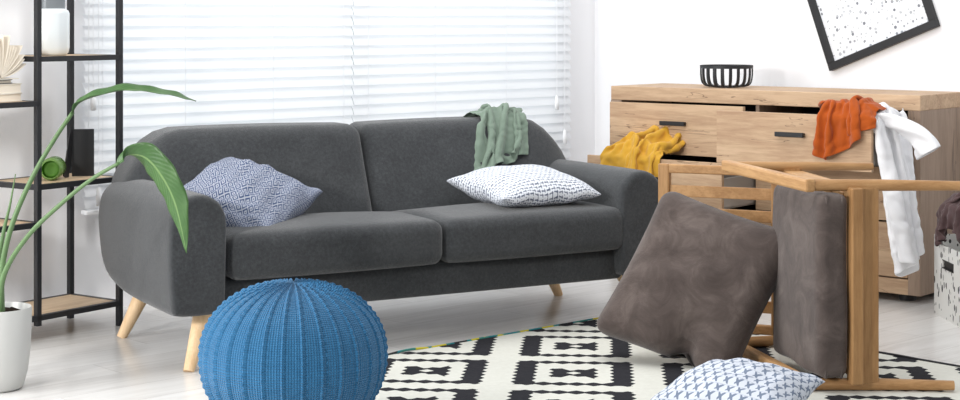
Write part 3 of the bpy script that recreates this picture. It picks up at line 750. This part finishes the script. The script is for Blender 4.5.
# ------------------------------------------------------------------ storage box and plum garment
SBX = Matrix.Translation((1.874, 6.37, 0)) @ Matrix.Rotation(rad(1.5), 4, 'Z')
sb = thing('storage_box', 'white card storage box with black dashes beside the dresser', 'storage box', matrix=SBX)
bm = bmesh.new(); w, d, h, t = .40, .40, .292, .006
box(bm, 0, w, 0, t, 0, h); box(bm, 0, w, d-t, d, 0, h+.03); box(bm, w-t, w, t, d-t, 0, h); box(bm, t, w-t, t, d-t, 0, t)
hy0, hy1, hz0, hz1 = .145, .285, .200, .235
box(bm, 0, t, t, hy0, 0, h); box(bm, 0, t, hy1, d-t, 0, h); box(bm, 0, t, hy0, hy1, 0, hz0); box(bm, 0, t, hy0, hy1, hz1, h)
obj('box_body', bm, M['boxcard'], sb)
bm = bmesh.new(); box(bm, t, t+.004, hy0-.01, hy1+.01, hz0-.01, hz1+.01); box(bm, -.003, t, hy0, hy1, hz1-.004, hz1); box(bm, -.003, t, hy0, hy1, hz0, hz0+.004); obj('handle_slot', bm, M['black'], sb)
cols = [sdbox(SBX, (.2, .2, .20), (.17, .17, .19), .08), sdbox(SBX, (.125, .22, .40), (.13, .13, .095), .09), sdbox(SBX, (.003, .2, .146), (.004, .2, .148), .003), sdbox(SBX, (.2, .397, .16), (.2, .004, .163), .003)]
P0 = crumple(SBX @ Vector((.10, .22, .57)), (1, .2, 0), (-.2, 1, 0), .48, .48, 50, 50, .55, .55, 3, seed=8)
o = sheet('plum_garment', wrinkle(drape(P0, .48/49, cols, 100, mu=.9), 6, .012, .06), M['maroon']); tag(o, 'dark plum garment heaped in the dashed storage box', 'clothing')

# ------------------------------------------------------------------ shelf unit
A0 = Vector((-1.648, 6.148, 0)); AY = rad(55); ShM = Matrix.Translation(A0) @ Matrix.Rotation(AY, 4, 'Z')
sh = thing('shelf_unit', 'black metal shelf unit with thin wood shelves by the window', 'shelf', A0, AY)
XR, XL, DS = .404, -.55, .283; pt = .0105
for x in (XL, 0, XR):
    for y in (0, DS):
        bm = bmesh.new(); box(bm, x-pt, x+pt, y-pt, y+pt, .0 if x != 0 else .06, 1.80); obj('post', bm, M['blackmetal'], sh, bevel=.001)
def shelf(x0, x1, z):
    bm = bmesh.new()
    box(bm, x0, x1, -.0105, .0105, z-.020, z); box(bm, x0, x1, DS-.0105, DS+.0105, z-.020, z)
    box(bm, x0-.0105, x0+.0105, .0105, DS-.0105, z-.020, z); box(bm, x1-.0105, x1+.0105, .0105, DS-.0105, z-.020, z)
    f = obj('shelf_frame', bm, M['blackmetal'], sh)
    bm = bmesh.new(); box(bm, x0+.012, x1-.012, .012, DS-.012, z-.016, z-.001); obj('shelf_board', bm, M['shelfwood'], f)
shelf(XL, XR, .099); shelf(0, XR, .586); shelf(0, XR, 1.064); shelf(XL, 0, .447); shelf(XL, 0, .898); shelf(XL, 0, 1.36)
# vase
v = thing('vase', 'white round vase with grey glass neck on the top shelf', 'vase', ShM @ Vector((.185, .14, 1.064)))
bm = bmesh.new(); lathe(bm, [(0, 0), (.054, 0), (.064, .010), (.068, .03), (.068, .160), (.064, .172), (.052, .180), (.046, .178), (.046, .17), (.06, .16), (.06, .02), (0, .012)], 40); obj('body', bm, M['vase'], v, True, sharp=50)
bm = bmesh.new(); lathe(bm, [(.051, .180), (.052, .25), (.055, .27), (.052, .27), (.049, .25), (.048, .181)], 36, close=True); obj('neck', bm, M['smoke'], v, True, sharp=50)
# jar lying on its side
j = thing('glass_jar', 'green glass jar lying on its side on the middle shelf', 'jar', matrix=basis(ShM @ Vector((.170, .115, .586+.0435)), (1, .1, 0), (0, 0, 1), (.1, -1, 0)))
bm = bmesh.new(); lathe(bm, [(0, -.06), (.036, -.06), (.0425, -.05), (.0425, .05), (.036, .06), (.033, .06), (.039, .048), (.039, -.05), (0, -.055)], 36); obj('glass', bm, M['jar'], j, True, sharp=40)
bm = bmesh.new(); lathe(bm, [(0, -.05), (.03, -.048), (.035, -.04), (.035, .03), (.025, .040), (.012, .028), (0, .034)], 28); obj('filling', bm, M['jarin'], j, True)
# black folder standing open
k = thing('folder', 'black folder standing half open behind the green jar', 'folder', matrix=ShM @ Matrix.Translation((.305, .150, .586)) @ Matrix.Rotation(rad(-42), 4, 'Z'))
bm = bmesh.new(); bar(bm, (0.035, 0, 0), (0.035, 0.0, .185), .085, .004, (0, 1, 0)); obj('front_cover', bm, M['black'], k)
bm = bmesh.new(); bar(bm, (-.03, -.05, 0), (-.005, .0, .183), .05, .004, (1, -.4, 0)); obj('back_cover', bm, M['black'], k)
# books
def book(x, y, z, L, Wd, T, rz, cover, label, nm='book'):
    t = thing(nm, label, 'book', group='books on the left shelf', matrix=ShM @ Matrix.Translation((x, y, z)) @ Matrix.Rotation(rz, 4, 'Z'))
    bm = bmesh.new(); box(bm, -L, -.003, -Wd/2+.004, Wd/2-.004, .003, T-.003); obj('pages', bm, M['paper'], t)
    bm = bmesh.new(); box(bm, -L, 0, -Wd/2, Wd/2, 0, .003); box(bm, -L, 0, -Wd/2, Wd/2, T-.003, T); box(bm, -L-.003, -L, -Wd/2, Wd/2, 0, T); obj('cover', bm, cover, t)
zs = .898
book(-.035, .125, zs, .20, .15, .030, .05, M['cream'], 'cream book at the bottom of the stack on the left shelf')
book(-.030, .120, zs+.0302, .20, .15, .036, -.08, M['cream'], 'thick pale book in the middle of the stack on the left shelf')
book(-.075, .120, zs+.0664, .16, .13, .016, .04, M['black'], 'thin black book on top of the stack, under the open book')
ob = thing('open_book', 'open book with fanned pages lying on the book stack', 'book', matrix=ShM @ Matrix.Translation((-.115, .11, zs+.0826)))
bm = bmesh.new(); box(bm, -.10, .06, -.07, .07, 0, .004); obj('cover', bm, M['cream'], ob)
bm = bmesh.new()
for q in range(13):
    a = rad(4+q*8.5+random.uniform(-3, 3)); prev = None; ln = random.uniform(.125, .165)
    for i in range(7):
        s = i/6*ln; an = a+(.35-q*.02)*(i/6); p = (math.cos(an)*s-.02, 0, .006+math.sin(an)*s)
        cur = [bm.verts.new((p[0], -.065, p[2])), bm.verts.new((p[0], .065, p[2]))]
        if prev: bm.faces.new((prev[0], prev[1], cur[1], cur[0]))
        prev = cur
o = obj('pages', bm, M['paper'], ob, 'open'); md = o.modifiers.new('s', 'SOLIDIFY'); md.thickness = .0022

# ------------------------------------------------------------------ potted plant
PZ = 5.37; PP = Vector((-1.566, PZ, 0))
pl_ = thing('potted_plant', 'potted bird-of-paradise plant in a pale pot by the shelf', 'plant', PP)
bm = bmesh.new(); lathe(bm, [(0, 0), (.066, 0), (.078, .008), (.092, .06), (.101, .14), (.105, .26), (.102, .266), (.097, .262), (.094, .225), (.088, .215), (0, .215)], 48); obj('pot', bm, M['pot'], pl_, True, sharp=50)
bm = bmesh.new(); lathe(bm, [(.0945, .218), (.093, .244), (.06, .252), (.03, .248), (0, .255)], 40)
for v_ in bm.verts: v_.co.z += random.uniform(-.004, .006)
obj('soil', bm, M['soil'], pl_, True)
loc = lambda u, y, Z: at(u, y, Z)-PP
def stem(pts, r0, r1):
    bm = bmesh.new(); q = spline(pts, 40); tube(bm, q, [r0+(r1-r0)*i/40 for i in range(41)], 10); return obj('stem', bm, M['leaf_stem'], pl_, True)
def leaf(pts, widths, side, fold, curl=0):
    bm = bmesh.new(); uvl = bm.loops.layers.uv.new('UVMap'); q = spline(pts, 40); n = 10; rows = []; m = len(widths)-1
    for i, p in enumerate(q):
        d = (q[min(i+1, 40)]-q[max(i-1, 0)]).normalized(); t = i/40*m; k = min(int(t), m-1); w = widths[k]+(widths[k+1]-widths[k])*(t-k)
        sd = Vector(side); sd = (sd-d*sd.dot(d)).normalized(); nr = d.cross(sd)
        row = []
        for j in range(n+1):
            s = (j/n-.5)*2; row.append(bm.verts.new(p+sd*s*w+nr*(fold*abs(s)*w+curl*s*s*w+.002*math.sin(i*.9+s*3)*abs(s))))
        rows.append(row)
    for i in range(40):
        for j in range(n):
            f = bm.faces.new((rows[i][j], rows[i][j+1], rows[i+1][j+1], rows[i+1][j]))
            for lp, (a, b) in zip(f.loops, ((j, i), (j+1, i), (j+1, i+1), (j, i+1))): lp[uvl].uv = (a/n, b/40)
    o = obj('leaf', bm, M['leaf'], pl_, 'open'); md = o.modifiers.new('s', 'SOLIDIFY'); md.thickness = .0015
    o.data.shade_smooth(); return o
stem([loc(2, 318, 5.36), loc(2, 270, 5.36), loc(12, 225, 5.36), loc(32, 178, 5.38), loc(54, 140, 5.40), loc(73, 112, 5.42)], .010, .0065)
stem([loc(0, 318, 5.33), loc(4, 275, 5.30), loc(28, 236, 5.26), loc(62, 203, 5.22), loc(92, 179, 5.18), loc(119, 163, 5.15)], .0095, .0055)
stem([loc(-6, 318, 5.40), loc(-3, 270, 5.40), loc(4, 230, 5.40), loc(10, 205, 5.40), loc(15.5, 174, 5.40)], .011, .0015)
leaf([loc(72, 114, 5.42), loc(80, 103, 5.42), loc(98, 96, 5.42), loc(125, 90.5, 5.42), loc(150, 92, 5.42), loc(175, 96, 5.42), loc(196, 101.5, 5.42)], [.010, .030, .036, .034, .026, .02, .001], (.1, 1, .30), .35)
leaf([loc(117, 164, 5.15), loc(128, 155, 5.14), loc(146, 158, 5.12), loc(163, 178, 5.10), loc(176, 206, 5.09), loc(187, 253, 5.08)], [.006, .030, .050, .052, .046, .001], (.80, -.55, .25), -.25)

# ------------------------------------------------------------------ light, sky, camera
w = bpy.data.worlds.new('World'); sc.world = w; w.use_nodes = True
bg = w.node_tree.nodes['Background']; bg.inputs[0].default_value = (.95, .975, 1, 1); bg.inputs[1].default_value = .58
def area(name, loc, target, size, power, color=(1, 1, 1), sy=None):
    l = bpy.data.lights.new(name, 'AREA'); l.energy = power; l.size = size; l.color = color
    if sy: l.shape = 'RECTANGLE'; l.size_y = sy
    o = bpy.data.objects.new(name, l); C.objects.link(o); o.location = loc
    o.rotation_euler = (Vector(target)-Vector(loc)).to_track_quat('-Z', 'Y').to_euler(); return o
area('lamp_light', (-2.85, 2.1, 1.75), (.3, 6.6, .4), .4, 95, (1, .98, .95))
area('overhead_fill', (.1, 6.0, 3.2), (.1, 6.2, 0), 2.5, 74, (1, 1, 1), 2.5)  # overhead area light added to brighten the floor; no lamp hangs there
area('left_fill', (-4.3, 4.3, 1.7), (1, 6.2, .5), 2.4, 170, (.98, .99, 1), 1.8)  # soft area light added to brighten left-facing surfaces; no window is built here
wc = room @ Vector(((wl+wr)/2, .75, 1.5)); area('daylight', wc, room @ Vector(((wl+wr)/2, -2, .6)), 3.4, 42, (.97, .985, 1), 2.4)
cam = bpy.data.cameras.new('camera'); co = bpy.data.objects.new('camera', cam); C.objects.link(co)
co.location = (0, 0, CAMZ); co.rotation_euler = (rad(90), 0, 0); cam.sensor_width = 36; cam.lens = 36*FPX/960
cam.shift_y = -(200-HY)/960; sc.camera = co
sc.view_settings.view_transform = 'Standard'; sc.view_settings.look = 'None'; sc.view_settings.exposure = 0; sc.view_settings.gamma = 1
